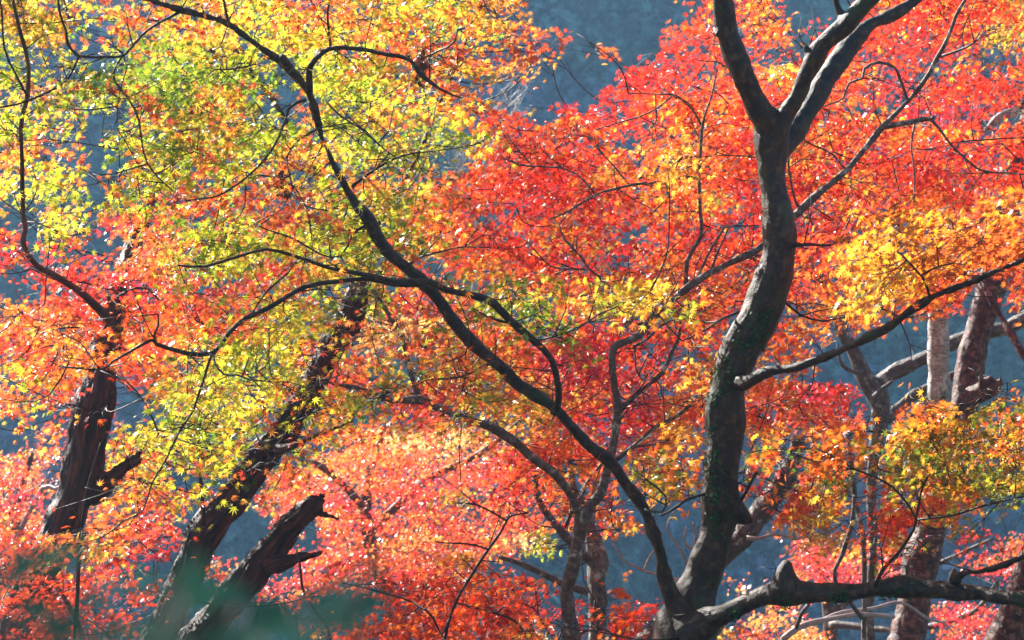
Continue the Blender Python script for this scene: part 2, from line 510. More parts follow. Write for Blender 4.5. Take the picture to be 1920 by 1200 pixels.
LEAN = np.array([SUN.x * .5, SUN.y * .5 + .35, SUN.z * .6 + .15])     # blades turn towards the light
SPR = {}     # tree key -> list of spray centres with leaves
def grow_sprays():
    ni, nj = ARR.shape
    for i in range(ni):
        for j in range(nj):
            ch = str(ARR[i, j])
            if ch == '.': continue
            cx = (j - MARG + .5) * 40; cy = (i - MARG + .5) * 40
            for key, da, db, share in owner(ch, min(max(cx, 0), 1919), min(max(cy, 0), 1199)):
                dm = (da + db) / 2
                a_leaf = 0.30 * (0.052 * K / dm) ** 2
                need = (2500 if ch in 'MA' else 1600) * 6.0 * share * (1 if ch.isupper() else .42) / a_leaf
                if cx < 0 or cx > 1920 or cy > 1200 or cy < 0: need *= 0.6
                ns = rng.poisson(need / 36)
                for _ in range(ns):
                    x = cx + rng.uniform(-24, 24); y = cy + rng.uniform(-24, 24)
                    d = rng.uniform(da, db)
                    SPR.setdefault(key, []).append((x, y, d, ch.upper()))

def crown_leaves(key):
    out = dict(p=[], n=[], t=[], s=[], c=[]); cents = []
    for x, y, d, ch in SPR.get(key, []):
        c = P(x, y, d)
        n = int(rng.uniform(34, 74))
        az = rng.uniform(0, 2 * math.pi)
        ext = rng.uniform(0.12, 0.25)
        # a flat tier, a little drooping
        a = rng.uniform(0, 2 * math.pi, n); rr = ext * np.sqrt(rng.random(n))
        lx = np.cos(a) * rr * 1.2; ly = np.sin(a) * rr
        slope = rng.normal(0, 0.22, 2)
        lz = rng.normal(0, 0.015, n) + lx * slope[0] + ly * slope[1] - 0.6 * rr ** 2 / ext
        p = c + np.stack([lx, ly, lz], 1)
        X, Y_, D_ = proj(p)
        I, J = cell(X + rng.normal(0, 9, n), Y_ + rng.normal(0, 9, n))
        keep = rng.random(n) < DENS[I, J] * 0.92
        keep &= ~blocked(X, Y_, D_)
        if keep.sum() < 3: continue
        p = p[keep]; I = I[keep]; J = J[keep]; m = len(p)
        f = noise.noise(Vector((c[0] * 1.7, c[1] * .8, c[2] * 1.7 + ord(ch)))) * 1.0 + noise.noise(Vector((c[0] * 5, c[1] * 2, c[2] * 5))) * .45
        u0 = .5 + f + rng.normal(0, .10)
        ul = u0 + rng.normal(0, .13, m)
        col = pick_u(ch, ul)
        for q in np.nonzero(rng.random(m) < 0.65)[0]:
            cc = str(UARR[I[q], J[q]])
            if cc in PAL: col[q] = pick_u(cc, ul[q:q + 1])[0]
        col = col * 0.72 + col.mean(0) * 0.28
        col = col * rng.uniform(0.72, 1.1, (m, 1)) * (1 + rng.normal(0, .05, (m, 3)))
        nr = rng.normal(0, .30, (m, 3)) + LEAN + rng.normal(0, .30, 3)
        top = rng.random(m) < (.42 if ch in 'PSW' else .28)                                   # some blades lie flat and shine
        nr[top] = rng.normal(0, .32, (top.sum(), 3)) + [-.42, -.36, .85]
        out_dir = p - c; out_dir[:, 2] = 0
        tp = out_dir / (np.linalg.norm(out_dir, axis=1)[:, None] + 1e-6) + rng.normal(0, .6, (m, 3)); tp[:, 2] -= 0.35
        out['p'].append(p); out['n'].append(nr); out['t'].append(tp)
        out['s'].append(rng.uniform(0.022, 0.037, m)); out['c'].append(np.clip(col, 0.004, .98))
        cents.append((c, p))
    return out, cents

def build_crown(key, tree, root, twig_m=None):
    o, cents = crown_leaves(key)
    if not cents: return 0
    p = np.vstack(o['p']); L = np.array(root.location)
    far = key.startswith('back')
    V, F, C = leaves_mesh(p - L, np.vstack(o['n']), np.vstack(o['t']), np.concatenate(o['s']), np.vstack(o['c']), LEAF5 if far else LEAF7)
    link_mesh('crown', V, [F], M_LEAF, root, color=C, smooth=False)
    # twigs: each spray joins the nearest wood grown so far
    nodes = np.vstack(tree.nodes)
    sl_ = [sc[sc[:, 3] < .045, :3] for _, sc, _ in tree.thick + tree.thin]
    slim = np.vstack([q for q in sl_ if len(q)] or [nodes])
    step = nodes
    cs = np.array([c for c, _ in cents])
    d0 = np.array([np.min(np.linalg.norm(step - c, axis=1)) for c in cs])
    order = np.argsort(d0)
    pool = np.empty((len(step) + len(cs) * 8, 3)); pool[:len(step)] = step; n = len(step)
    B = Batch()
    for q in order:
        c, lp = cents[q]
        dv = pool[:n] - c
        dist = np.sqrt((dv * dv).sum(1)) + 0.35 * np.maximum(0, dv[:, 2])     # prefer wood from below
        k = int(dist.argmin()); a = pool[k]
        Ld = np.linalg.norm(c - a)
        if Ld < 0.03: continue
        sag = np.array([rng.normal(0, .1), rng.normal(0, .1), -0.12 + rng.normal(0, .08)]) * Ld
        m1 = a + (c - a) * .35 + sag; m2 = a + (c - a) * .7 + sag * .8
        r0 = 0.0018 + 0.0035 * min(1, Ld)
        ch = smooth_chain(np.array([[*a, r0 * 1.3], [*m1, r0], [*m2, r0 * .8], [*c, r0 * .6]]), 0.06, 0.012)
        B.add(ch, 5)
        sel = ch[1:, :3][:: max(1, len(ch) // 7)][:7]
        pool[n:n + len(sel)] = sel; n += len(sel)
        if not far:
            for _ in range(4):
                e = lp[rng.integers(len(lp))]
                st = ch[rng.integers(len(ch) // 2, len(ch)), :3]
                md = (st + e) / 2 + rng.normal(0, .012, 3)
                B.add(np.array([[*st, .0016], [*md, .0013], [*e, .0009]]), 4)
    for _ in range(0 if far else 150 if key in ('main', 'slender') else 25):     # short bare spurs along the limbs
        a = slim[rng.integers(len(slim))]
        X, Y_, D_ = proj(a)
        if not (-60 < X < 1980 and -60 < Y_ < 1260): continue
        dr = rng.normal(0, 1, 3) * [1, .5, .8] + [0, 0, .35]; dr /= np.linalg.norm(dr)
        ln = rng.uniform(.06, .24)
        m1 = a + dr * ln * .5 + rng.normal(0, .012, 3); e = a + dr * ln + rng.normal(0, .03, 3)
        B.add(np.array([[*a, .0034], [*m1, .0024], [*e, .0011]]), 5)
        for q in range(2):
            e2 = m1 + (dr + rng.normal(0, .6, 3)) * ln * .45
            B.add(np.array([[*m1, .0017], [*((m1 + e2) / 2 + rng.normal(0, .006, 3)), .0014], [*e2, .0009]]), 4)
    if B.n:
        for k in range(len(B.V)): B.V[k] = B.V[k] - L
        B.build('twig_spray', twig_m or M_TWIG, root)
    return len(p)

# ------------------------------------------------------------------ the setting: ground, far hillside, air
def noise2(x, y, s, o=0.0):
    return noise.noise(Vector((x * s, y * s, o)))
def build_ground():
    xs = np.linspace(-220, 220, 111)
    ys = np.concatenate([np.linspace(-120, 90, 40), np.linspace(93, 240, 80)])
    V = []
    for y in ys:
        for x in xs:
            foot = 112 + 7 * noise2(x, 0, .02)
            t = max(0, y - foot)
            z = 1.35 * t if t < 40 else 1.35 * 40 + (t - 40) * .12
            z += noise2(x, y, .05, 3) * 3.0 * min(1, t / 8) + noise2(x, y, .3, 9) * .06
            V.append((x, y, z))
    n = len(xs)
    i = np.arange(len(ys) - 1)[:, None] * n + np.arange(n - 1)[None]
    F = np.stack([i, i + 1, i + n + 1, i + n], -1).reshape(-1, 4)
    m, nn, l, b = mat('forest_floor')
    g = nn.new('ShaderNodeNewGeometry')
    t1 = nn.new('ShaderNodeTexNoise'); t1.inputs['Scale'].default_value = .12; t1.inputs['Detail'].default_value = 8
    l.new(g.outputs['Position'], t1.inputs['Vector'])
    r1 = ramp(nn, [(.35, (.02, .035, .018)), (.5, (.05, .05, .03)), (.65, (.07, .055, .06))])
    l.new(t1.outputs['Fac'], r1.inputs['Fac']); l.new(r1.outputs[0], b.inputs['Base Color'])
    b.inputs['Roughness'].default_value = .95
    o = link_mesh('ground', V, [F], m)
    tag(o, 'brown green forest floor rising into the steep far hillside', kind='structure')

def build_woods():
    """the shaded wood on the far slope: ragged leafy crowns read as one mass"""
    m, nn, l, b = mat('haze_tinted_foliage')
    a = nn.new('ShaderNodeAttribute'); a.attribute_name = 'leaf_color'
    l.new(a.outputs['Color'], b.inputs['Base Color']); b.inputs['Roughness'].default_value = .8
    N = 3000
    pos = []; 
    xs = rng.uniform(-48, 48, N); zs = rng.uniform(-1, 54, N)
    cols = []
    P0 = []; Nn = []; Tt = []; Sz = []; Cc = []
    for x, z in zip(xs, zs):
        y = 112 + 7 * noise2(x, 0, .02) + z / 1.35
        r = rng.uniform(1.6, 3.4)
        v = noise2(x, z, .07, 5); u = noise2(x, z, .11, 15)
        base = np.array([.06, .17, .16]) if v > .08 else np.array([.11, .145, .26]) if v < -.12 else np.array([.05, .13, .22])  # blue of the distance haze is painted into these crown colours
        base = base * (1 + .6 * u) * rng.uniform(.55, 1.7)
        k = 64
        dr = rng.normal(0, 1, (k, 3)); dr /= np.linalg.norm(dr, axis=1)[:, None]
        p = np.array([x, y - r * .4, z + r * .5]) + dr * r * rng.uniform(.6, 1.05, (k, 1)) * np.array([1, 1, .85])
        P0.append(p); Nn.append(dr + rng.normal(0, .4, (k, 3))); Tt.append(rng.normal(0, 1, (k, 3)))
        Sz.append(rng.uniform(.35, .75, k)); Cc.append(np.clip(base * rng.uniform(.6, 1.5, (k, 1)), 0.004, .3))
    V, F, C = leaves_mesh(np.vstack(P0), np.vstack(Nn), np.vstack(Tt), np.concatenate(Sz), np.vstack(Cc), LEAF5)
    o = link_mesh('far_woods', V, [F], m, color=C, smooth=False)
    tag(o, 'dim blue green wood covering the steep far hillside', kind='stuff')

def build_haze():
    v = np.array([(x, y, z) for x in (-225, 225) for y in (-125, 245) for z in (-8, 85)], float)
    f = np.array([(0, 1, 3, 2), (4, 6, 7, 5), (0, 4, 5, 1), (2, 3, 7, 6), (0, 2, 6, 4), (1, 5, 7, 3)])
    m = bpy.data.materials.new('hazy_air'); m.use_nodes = True
    n = m.node_tree.nodes; n.remove(n['Principled BSDF'])
    pv = n.new('ShaderNodeVolumePrincipled')
    pv.inputs['Color'].default_value = (.32, .62, 1.0, 1)
    pv.inputs['Density'].default_value = HAZE
    pv.inputs['Anisotropy'].default_value = 0.3
    m.node_tree.links.new(pv.outputs[0], n['Material Output'].inputs['Volume'])
    o = link_mesh('haze', v, [f], m, smooth=False)
    tag(o, 'pale blue air between the trees and the far hillside', kind='stuff')
HAZE = 0.00075

build_ground(); build_woods(); build_haze()

# ------------------------------------------------------------------ the trees
T = {}
# the dark maple in front
t = T['main'] = Tree(material=M_MAPLE); t.fiss = .35
t.limb([(1280, 1215, 60), (1290, 1150, 52), (1312, 1095, 40), (1330, 1050, 34), (1345, 1000, 35), (1353, 933, 34), (1356, 867, 32), (1361, 800, 36),
        (1366, 733, 37), (1382, 667, 36), (1420, 600, 37), (1448, 533, 37), (1461, 467, 35), (1458, 400, 28), (1449, 333, 28), (1446, 267, 31), (1445, 232, 30)],
       12.5, 12.5, 'trunk', clear=.97, ground=True)
t.limb([(1446, 262, 26), (1434, 222, 24), (1412, 180, 21), (1390, 133, 22), (1365, 67, 22), (1354, 0, 19), (1352, -50, 18), (1340, -140, 15)], 12.5, 12.2, clear=.97)
t.limb([(1450, 262, 26), (1467, 220, 21), (1497, 180, 18), (1510, 147, 18), (1527, 110, 20), (1547, 80, 18), (1580, 50, 18), (1613, 13, 19), (1645, -25, 17), (1700, -110, 14)], 12.5, 12.2, clear=.97)
t.limb([(1455, 290, 22), (1487, 247, 22), (1520, 200, 20), (1547, 150, 20), (1573, 113, 21), (1602, 77, 18), (1633, 47, 14), (1673, 27, 11), (1723, -7, 10), (1800, -80, 8)], 12.55, 13.0, clear=.97)
t.limb([(1350, 60, 12), (1341, 66, 8)], 12.3, 12.3, 'knot', clear=.9)
t.limb([(1520, 104, 11), (1509, 86, 7)], 12.4, 12.35, 'knot', clear=.9)
t.limb([(1585, 40, 8), (1573, 20, 8), (1562, -20, 7)], 12.35, 12.3, 'knot', clear=.9)
t.limb([(1362, 935, 26), (1385, 960, 19), (1402, 972, 12), (1412, 977, 5)], 12.56, 12.5, 'knot', clear=.97)
t.limb([(1285, 1160, 30), (1262, 1125, 20), (1243, 1077, 14), (1237, 1033, 12.5), (1220, 987, 12.5), (1207, 953, 13), (1173, 907, 12), (1143, 867, 14), (1107, 837, 11),
        (1070, 800, 10), (1037, 763, 13), (973, 720, 13), (927, 677, 12), (880, 637, 12), (840, 590, 12), (813, 550, 12), (773, 510, 12.5), (733, 477, 11.5), (707, 443, 11),
        (690, 410, 11), (655, 363, 10), (640, 333, 9), (622, 300, 8), (600, 247, 8), (580, 175, 9.5), (540, 123, 10), (500, 97, 7), (430, 47, 7.5), (383, 30, 6), (333, 17, 5.5), (283, 0, 5), (190, -35, 4)],
       12.4, 11.7, clear=.9)
t.limb([(540, 123, 8), (530, 106, 6)], 11.8, 11.78, 'knot')
t.limb([(1388, 718, 16), (1403, 716, 12), (1440, 697, 11), (1493, 687, 9), (1563, 663, 8.5), (1613, 640, 9), (1673, 610, 9), (1707, 583, 8), (1753, 553, 8.5), (1800, 537, 8), (1847, 517, 7), (1917, 487, 7.5), (2010, 440, 6)], 12.4, 11.7, clear=.85)
t.limb([(1283, 1195, 40), (1330, 1163, 26), (1347, 1157, 22), (1397, 1133, 20), (1437, 1113, 21), (1470, 1112, 25), (1520, 1110, 21), (1580, 1110, 18), (1630, 1105, 18.5), (1670, 1100, 21), (1730, 1103, 16),
        (1773, 1107, 18), (1813, 1112, 18), (1847, 1112, 17), (1880, 1123, 15), (1925, 1125, 17), (2010, 1135, 14)], 12.35, 11.6, clear=.97)
t.limb([(1472, 1108, 30), (1473, 1082, 22), (1474, 1066, 16), (1478, 1054, 8)], 12.1, 12.1, 'knot', clear=.97)
t.limb([(1790, 1095, 14), (1787, 1075, 9), (1788, 1062, 6)], 11.75, 11.75, 'knot', clear=.97)
t.limb([(1785, 1090, 10), (1805, 1076, 7), (1827, 1073, 6), (1873, 1063, 6), (1925, 1042, 6), (2000, 1010, 5)], 11.75, 11.4, clear=.9)
t.limb([(1040, 775, 10), (1047, 750, 7), (1045, 720, 6.5), (1033, 673, 6.5), (1000, 637, 7), (960, 603, 8), (927, 570, 8), (905, 560, 8), (873, 552, 6.5), (833, 543, 6.5), (805, 530, 7), (770, 528, 5), (737, 527, 4.5), (700, 518, 5), (640, 507, 3.8),
        (617, 502, 3.6), (553, 480, 3.3), (500, 467, 3), (450, 480, 2.8), (383, 500, 2.5), (333, 497, 2)], 12.1, 11.5, thick=False, clear=.75)
t.limb([(800, 533, 5), (737, 534, 4), (690, 523, 4), (633, 528, 4.2), (573, 537, 4.6), (500, 580, 4.6), (460, 597, 4.6), (427, 627, 4.6), (400, 661, 4.4), (350, 663, 4.2), (293, 645, 4), (283, 638, 3), (213, 677, 2.2), (187, 693, 2), (110, 687, 1.4)], 11.85, 11.3, thick=False, clear=.8)
TH = [  # thin limbs of the front maple
 [(397, 663, 3), (380, 717, 2.6), (360, 770, 2.4), (340, 800, 2.1), (313, 867, 1.9), (287, 907, 1.8), (267, 957, 1.5), (233, 977, 1.2)],
 [(400, 664, 2.4), (403, 683, 2.2), (420, 702, 2.1), (443, 702, 2), (467, 713, 1.8), (510, 715, 1.3)],
 [(293, 645, 3), (290, 628, 3), (300, 610, 2), (298, 590, 1.4)],
 [(337, 22, 3), (300, 43, 2.6), (267, 67, 2.5), (233, 100, 2.4), (200, 103, 2.3), (147, 108, 2.6), (125, 85, 2.8), (124, 60, 2.6), (113, 20, 2.4), (105, -20, 2)],
 [(147, 108, 2.4), (125, 150, 2.2), (83, 174, 2), (50, 190, 2), (0, 201, 2), (-60, 215, 2)],
 [(233, 100, 2.3), (217, 127, 2.4), (217, 150, 2.3), (240, 183, 2.1), (260, 227, 2), (267, 283, 1.8), (293, 327, 1.6), (327, 360, 1.2)],
 [(573, 187, 3.2), (540, 203, 2.8), (523, 257, 2.6), (500, 297, 2.3), (477, 323, 2.2), (443, 350, 2), (400, 367, 1.7), (347, 375, 1.4)],
 [(580, 172, 8), (580, 140, 6.5), (585, 120, 6), (607, 97, 5.5), (633, 88, 4.6), (673, 92, 4.2), (707, 100, 4.2), (747, 103, 4), (773, 117, 4), (790, 140, 5), (827, 163, 2.7), (867, 183, 1.6)],
 [(620, 90, 2.8), (617, 60, 2.5), (615, 20, 2.3), (618, -20, 2)],
 [(787, 112, 2.4), (820, 97, 2), (853, 77, 1.7), (858, 55, 1.2)],
 [(660, 350, 3.5), (720, 307, 2.4), (773, 287, 2), (840, 280, 1.6), (900, 268, 1.1)],
 [(612, 190, 2), (640, 218, 2), (687, 247, 1.8), (710, 270, 1.3)],
 [(600, 240, 2.6), (560, 262, 2), (540, 300, 1.8), (545, 345, 1.3)],
 [(430, 47, 3), (424, 20, 2.6), (416, -10, 2.4)],
 [(480, 120, 1.6), (440, 130, 1.6), (400, 128, 1.4)],
 [(690, 420, 3), (660, 440, 2.4), (640, 480, 2), (600, 475, 1.8), (560, 452, 1.8), (500, 430, 1.5), (480, 420, 1.2)],
 [(560, 483, 2), (540, 510, 1.9), (505, 540, 1.8), (480, 575, 1.6), (470, 596, 1.5)],
 [(760, 500, 3), (790, 480, 2), (830, 472, 1.7), (870, 462, 1.4), (920, 460, 1.1)],
 [(960, 605, 3), (935, 602, 2.6), (915, 595, 2), (900, 585, 1.4)],
 [(1000, 640, 2.4), (1040, 630, 2), (1080, 615, 1.8), (1120, 590, 1.6), (1160, 572, 1.3)],
 [(927, 677, 2.6), (900, 690, 2.2), (860, 705, 1.8), (800, 715, 1.4)],
 [(1465, 560, 3), (1500, 590, 2), (1540, 600, 1.7), (1580, 596, 1.3)],
 [(1385, 585, 3), (1350, 600, 2.2), (1310, 625, 1.9), (1280, 640, 1.5)],
 [(1745, 560, 3), (1730, 520, 2.4), (1700, 490, 2), (1680, 475, 1.5)],
 [(1730, 515, 2), (1760, 500, 1.8), (1790, 495, 1.3)],
 [(1370, 890, 4), (1330, 925, 3.2), (1290, 935, 2.8), (1250, 960, 2.4), (1235, 965, 2)],
 [(1210, 955, 3), (1240, 960, 2), (1250, 930, 1.8), (1220, 905, 1.4), (1195, 885, 1.1)],
 [(1385, 945, 3), (1420, 885, 2.6)],
 [(1640, 1100, 4), (1655, 1068, 3.6), (1675, 1045, 3.4), (1700, 1010, 3), (1720, 975, 2.4), (1690, 930, 2.2), (1650, 900, 2), (1600, 878, 2), (1570, 860, 1.6), (1540, 845, 1.3)],
 [(1715, 985, 2.2), (1725, 930, 2), (1740, 890, 1.8), (1755, 860, 1.3)],
 [(1720, 975, 2.2), (1790, 965, 2), (1850, 945, 2), (1900, 935, 1.6), (1960, 930, 1.3)],
 [(1460, 455, 5), (1495, 460, 4), (1520, 457, 3), (1558, 460, 2.2)],
]
for r_ in TH:
    x0 = r_[0][0]
    d = 11.75 if x0 < 620 else 12.0 if x0 < 1260 else 12.53 if x0 < 1560 else 11.9
    t.limb(r_, d, d - .25, thick=False, clear=.9 if r_[0][2] > 4 else .6, jit=0.012)
MAIN_CLUMP = P(788, 120, 11.95)

# the slender grey maple behind it
t = T['slender'] = Tree(material=M_SLEND); t.fiss = .3
t.limb([(1073, 1215, 18), (1067, 1150, 14), (1063, 1107, 13.5), (1068, 1087, 15), (1077, 1053, 14), (1083, 1020, 13.5), (1090, 980, 14.5), (1095, 960, 15)], 14.2, 14.2, 'trunk', clear=.95, ground=True)
t.limb([(1092, 975, 12), (1080, 950, 9.5), (1067, 923, 8.5), (1040, 887, 9), (1000, 860, 9), (967, 830, 9), (927, 803, 10), (907, 797, 8), (857, 780, 7.5), (813, 760, 8), (787, 747, 10), (740, 750, 6.5), (700, 737, 6), (673, 727, 5.5), (640, 723, 5), (600, 712, 4.5)], 14.2, 13.7, clear=.85)
t.limb([(927, 803, 7), (924, 794, 5)], 13.95, 13.95, 'knot')
t.limb([(1095, 975, 13), (1107, 947, 12), (1123, 930, 12), (1133, 900, 10), (1147, 850, 9.5), (1153, 817, 9), (1158, 783, 9.5), (1157, 753, 8.5), (1150, 700, 8), (1150, 653, 8.5), (1173, 640, 8), (1200, 627, 7.8), (1220, 600, 7), (1250, 572, 6.5), (1290, 540, 7.5),
        (1313, 523, 7.5), (1380, 487, 7.5), (1423, 467, 7.5), (1460, 430, 7), (1497, 397, 7.5), (1547, 353, 7.5), (1587, 320, 7.5), (1623, 277, 7), (1657, 237, 7.5), (1680, 213, 6), (1720, 170, 5)], 14.2, 14.3, clear=.85)
t.limb([(1157, 780, 8), (1170, 760, 7), (1200, 733, 6.5), (1240, 700, 6), (1260, 660, 5.5), (1273, 633, 5), (1275, 600, 4.5), (1268, 585, 4)], 14.25, 14.3, clear=.8)
for r_ in [
 [(1715, 176, 5), (1743, 137, 4.4), (1760, 103, 4.2), (1777, 70, 3.6), (1793, 30, 3.2), (1807, 0, 3), (1830, -60, 2.6)],
 [(1655, 238, 6), (1697, 230, 5.2), (1742, 221, 5), (1750, 218, 4)],
 [(1743, 222, 3.4), (1760, 240, 2.8), (1780, 267, 2.6), (1820, 310, 2.2), (1847, 320, 1.8), (1913, 325, 1.4), (1960, 330, 1.2)],
 [(1757, 108, 2.8), (1800, 93, 2.5), (1827, 80, 2)],
 [(1703, 190, 3), (1693, 165, 3), (1685, 145, 3), (1677, 127, 3.1), (1647, 115, 3.1), (1620, 130, 3), (1616, 147, 2.4), (1593, 157, 2.2), (1583, 183, 2), (1560, 193, 1.7), (1536, 203, 1.3)],
 [(787, 750, 7), (780, 727, 5.5), (767, 677, 5.2), (753, 633, 5), (730, 590, 4.8), (707, 557, 4), (690, 530, 3.6)],
 [(1288, 542, 5.5), (1287, 533, 5), (1290, 490, 4.2), (1313, 443, 3.8), (1313, 400, 3.6), (1313, 367, 3.3), (1313, 317, 3), (1317, 247, 3), (1323, 213, 2.2), (1337, 167, 1.6), (1347, 117, 1.3)],
 [(1318, 240, 2.6), (1300, 207, 2.1), (1280, 185, 2), (1260, 177, 1.8), (1230, 175, 1.4), (1180, 175, 1.1)],
 [(1260, 180, 1.8), (1230, 205, 1.6), (1180, 225, 1.6), (1120, 243, 1.2)],
 [(1312, 336, 2.8), (1280, 330, 2.6), (1247, 343, 2.5), (1180, 347, 2.4), (1117, 368, 2.1), (1060, 398, 1.8), (1030, 412, 1.4)],
 [(1117, 367, 2), (1097, 340, 1.8), (1057, 315, 1.7), (973, 310, 1.5), (940, 290, 1.2)],
 [(1180, 347, 1.8), (1150, 310, 1.6), (1120, 280, 1.3), (1100, 255, 1.1)],
 [(1000, 313, 1.5), (975, 285, 1.3), (950, 250, 1.1)],
 [(1125, 520, 2.2), (1100, 500, 2.2), (1090, 485, 2), (1060, 450, 1.8), (1050, 420, 1.2)],
 [(1100, 505, 1.9), (1050, 503, 1.7), (1020, 490, 1.5), (990, 455, 1.2)],
 [(1143, 870, 5), (1180, 843, 4.4), (1227, 803, 4.2), (1280, 770, 3.6), (1295, 760, 3)],
 [(1188, 838, 2.6), (1230, 832, 2), (1255, 825, 1.4)],
 [(1208, 607, 3), (1180, 605, 2.2), (1160, 595, 2), (1140, 575, 1.6)],
 [(1187, 650, 3), (1215, 635, 2.5), (1240, 610, 2), (1262, 600, 1.5)],
 [(1190, 648, 1.8), (1193, 690, 2), (1205, 710, 1.8), (1215, 700, 1.5)],
 [(1500, 395, 3), (1486, 360, 2.3), (1478, 315, 2), (1480, 280, 1.5)],
 [(1587, 320, 2.2), (1560, 290, 2), (1530, 275, 1.6), (1500, 262, 1.2)],
 [(1300, 535, 2.5), (1350, 440, 2.4), (1365, 425, 2), (1425, 423, 1.6)],
 [(1330, 515, 2.2), (1345, 475, 1.9), (1365, 430, 1.6)],
 [(1715, 230, 2.2), (1708, 280, 2), (1715, 340, 1.6), (1712, 375, 1.2)],
 [(1060, 1200, 1.6), (1095, 1185, 3), (1130, 1180, 2.6), (1155, 1195, 2)]]:
    t.limb(r_, 14.3, 14.15, thick=False, clear=.6, jit=0.012)

# the fissured leaning trunk
t = T['leaning'] = Tree(material=M_FISS); t.fiss = 2.4
t.limb([(290, 1225, 34), (302, 1200, 33), (325, 1133, 30), (363, 1053, 31), (392, 987, 34), (433, 940, 31), (467, 893, 29), (493, 853, 30), (527, 820, 28), (545, 783, 28), (583, 735, 26), (607, 680, 25), (632, 635, 26), (652, 603, 28), (664, 575, 26), (670, 548, 20)],
       15.3, 15.5, 'trunk', clear=.75, ground=True)
t.limb([(660, 585, 24), (669, 560, 22), (672, 530, 17), (673, 500, 12), (680, 460, 9), (700, 390, 7)], 15.5, 16.2, clear=0)
t.limb([(520, 845, 12), (545, 838, 7), (580, 822, 4.5), (620, 805, 3.5), (660, 790, 2)], 15.2, 15, thick=False, clear=.4)
t.limb([(383, 985, 5), (379, 930, 4), (375, 880, 3.4), (372, 820, 3), (378, 780, 2.4)], 14.7, 14.7, thick=False, clear=.5)
t.limb([(672, 500, 9), (650, 440, 7), (600, 330, 6), (520, 200, 5), (440, 90, 4)], 15.6, 16.2, thick=False, clear=0)
t.limb([(674, 480, 7), (720, 400, 6), (780, 300, 5), (830, 180, 4), (880, 60, 3)], 15.6, 16.2, thick=False, clear=0)

# the broken snag beside it
t = T['snag'] = Tree('dead_snag', M_FISS); t.fiss = 2.6
t.limb([(355, 1225, 31), (372, 1200, 31), (417, 1140, 31), (463, 1087, 30), (500, 1043, 30), (533, 1000, 25), (567, 965, 22), (595, 940, 18)], 15.0, 15.0, 'trunk', clear=.95, ground=True)
t.limb([(590, 948, 12), (604, 932, 7), (610, 924, 3)], 15.0, 15.0, 'broken_stub', clear=.9)
t.limb([(505, 1062, 18), (545, 1050, 12), (573, 1043, 8), (602, 1039, 3.5)], 14.95, 14.9, 'broken_stub', clear=.9)
t.limb([(585, 955, 10), (610, 965, 7), (636, 973, 4)], 15, 14.95, 'broken_stub', clear=.9)
t.limb([(530, 985, 6), (560, 958, 5), (582, 935, 3)], 14.8, 14.8, 'broken_stub', clear=.9)

# the dark trunk at the left edge
t = T['far_left'] = Tree(material=M_FISS); t.fiss = 2.0
t.limb([(20, 1200, 36), (55, 1110, 35), (90, 1040, 33), (117, 987, 33), (137, 933, 34), (153, 883, 37), (167, 800, 37), (178, 760, 36), (185, 727, 35), (188, 693, 33), (198, 650, 28), (208, 600, 24), (215, 560, 20)],
       14.6, 15.1, 'trunk', clear=.85, ground=True, yclear=(690, 1000))
t.limb([(205, 615, 22), (215, 560, 20), (232, 500, 15), (262, 430, 13), (310, 320, 12), (350, 220, 11), (385, 130, 12), (402, 70, 14), (405, 30, 10), (407, -40, 8)], 15.1, 16.6, clear=0)
t.limb([(165, 930, 24), (187, 915, 23), (213, 893, 17), (240, 868, 11), (258, 852, 7), (268, 842, 2.5)], 14.8, 14.7, 'broken_stub', clear=.9)
t.limb([(245, 872, 7), (262, 864, 5), (276, 856, 2)], 14.65, 14.6, 'broken_stub', clear=.9)
t.limb([(190, 830, 3), (175, 880, 3.5), (160, 940, 3.5), (152, 1010, 4), (146, 1090, 4), (140, 1200, 4), (135, 1330, 4)], 14.2, 14.2, 'hanging_vine', thick=False, clear=.6)
t.limb([(205, 600, 9), (170, 565, 8), (130, 535, 7), (95, 512, 6.4), (67, 497, 5.8), (44, 460, 5.4), (47, 427, 5), (43, 400, 4.6), (42, 333, 4.2), (40, 233, 4.2), (50, 187, 5), (53, 133, 4.2), (47, 93, 3.6), (30, 27, 3.2), (22, -20, 3)], 14.3, 11.3, thick=False, clear=.85)
t.limb([(51, 180, 2.6), (30, 140, 2.2), (8, 90, 2.1), (3, 17, 1.9), (-5, -20, 1.8)], 11.35, 11.3, thick=False, clear=.5)
for r_ in [
 [(218, 560, 3), (240, 545, 2.4), (275, 540, 2.2), (310, 575, 2.4), (350, 583, 2.4), (375, 600, 2.4), (388, 622, 1.8)],
 [(275, 540, 2), (215, 545, 1.8), (160, 530, 1.6), (100, 525, 1.5), (60, 505, 1.2)],
 [(277, 545, 1.6), (278, 570, 1.5), (277, 595, 1.2)],
 [(235, 655, 3), (190, 640, 2), (150, 615, 1.7), (110, 617, 1.3)],
 [(0, 705, 1.6), (40, 722, 1.6), (90, 745, 1.5), (140, 760, 2)]]:
    t.limb(r_, 14.4, 14.1, thick=False, clear=.5, jit=.006)

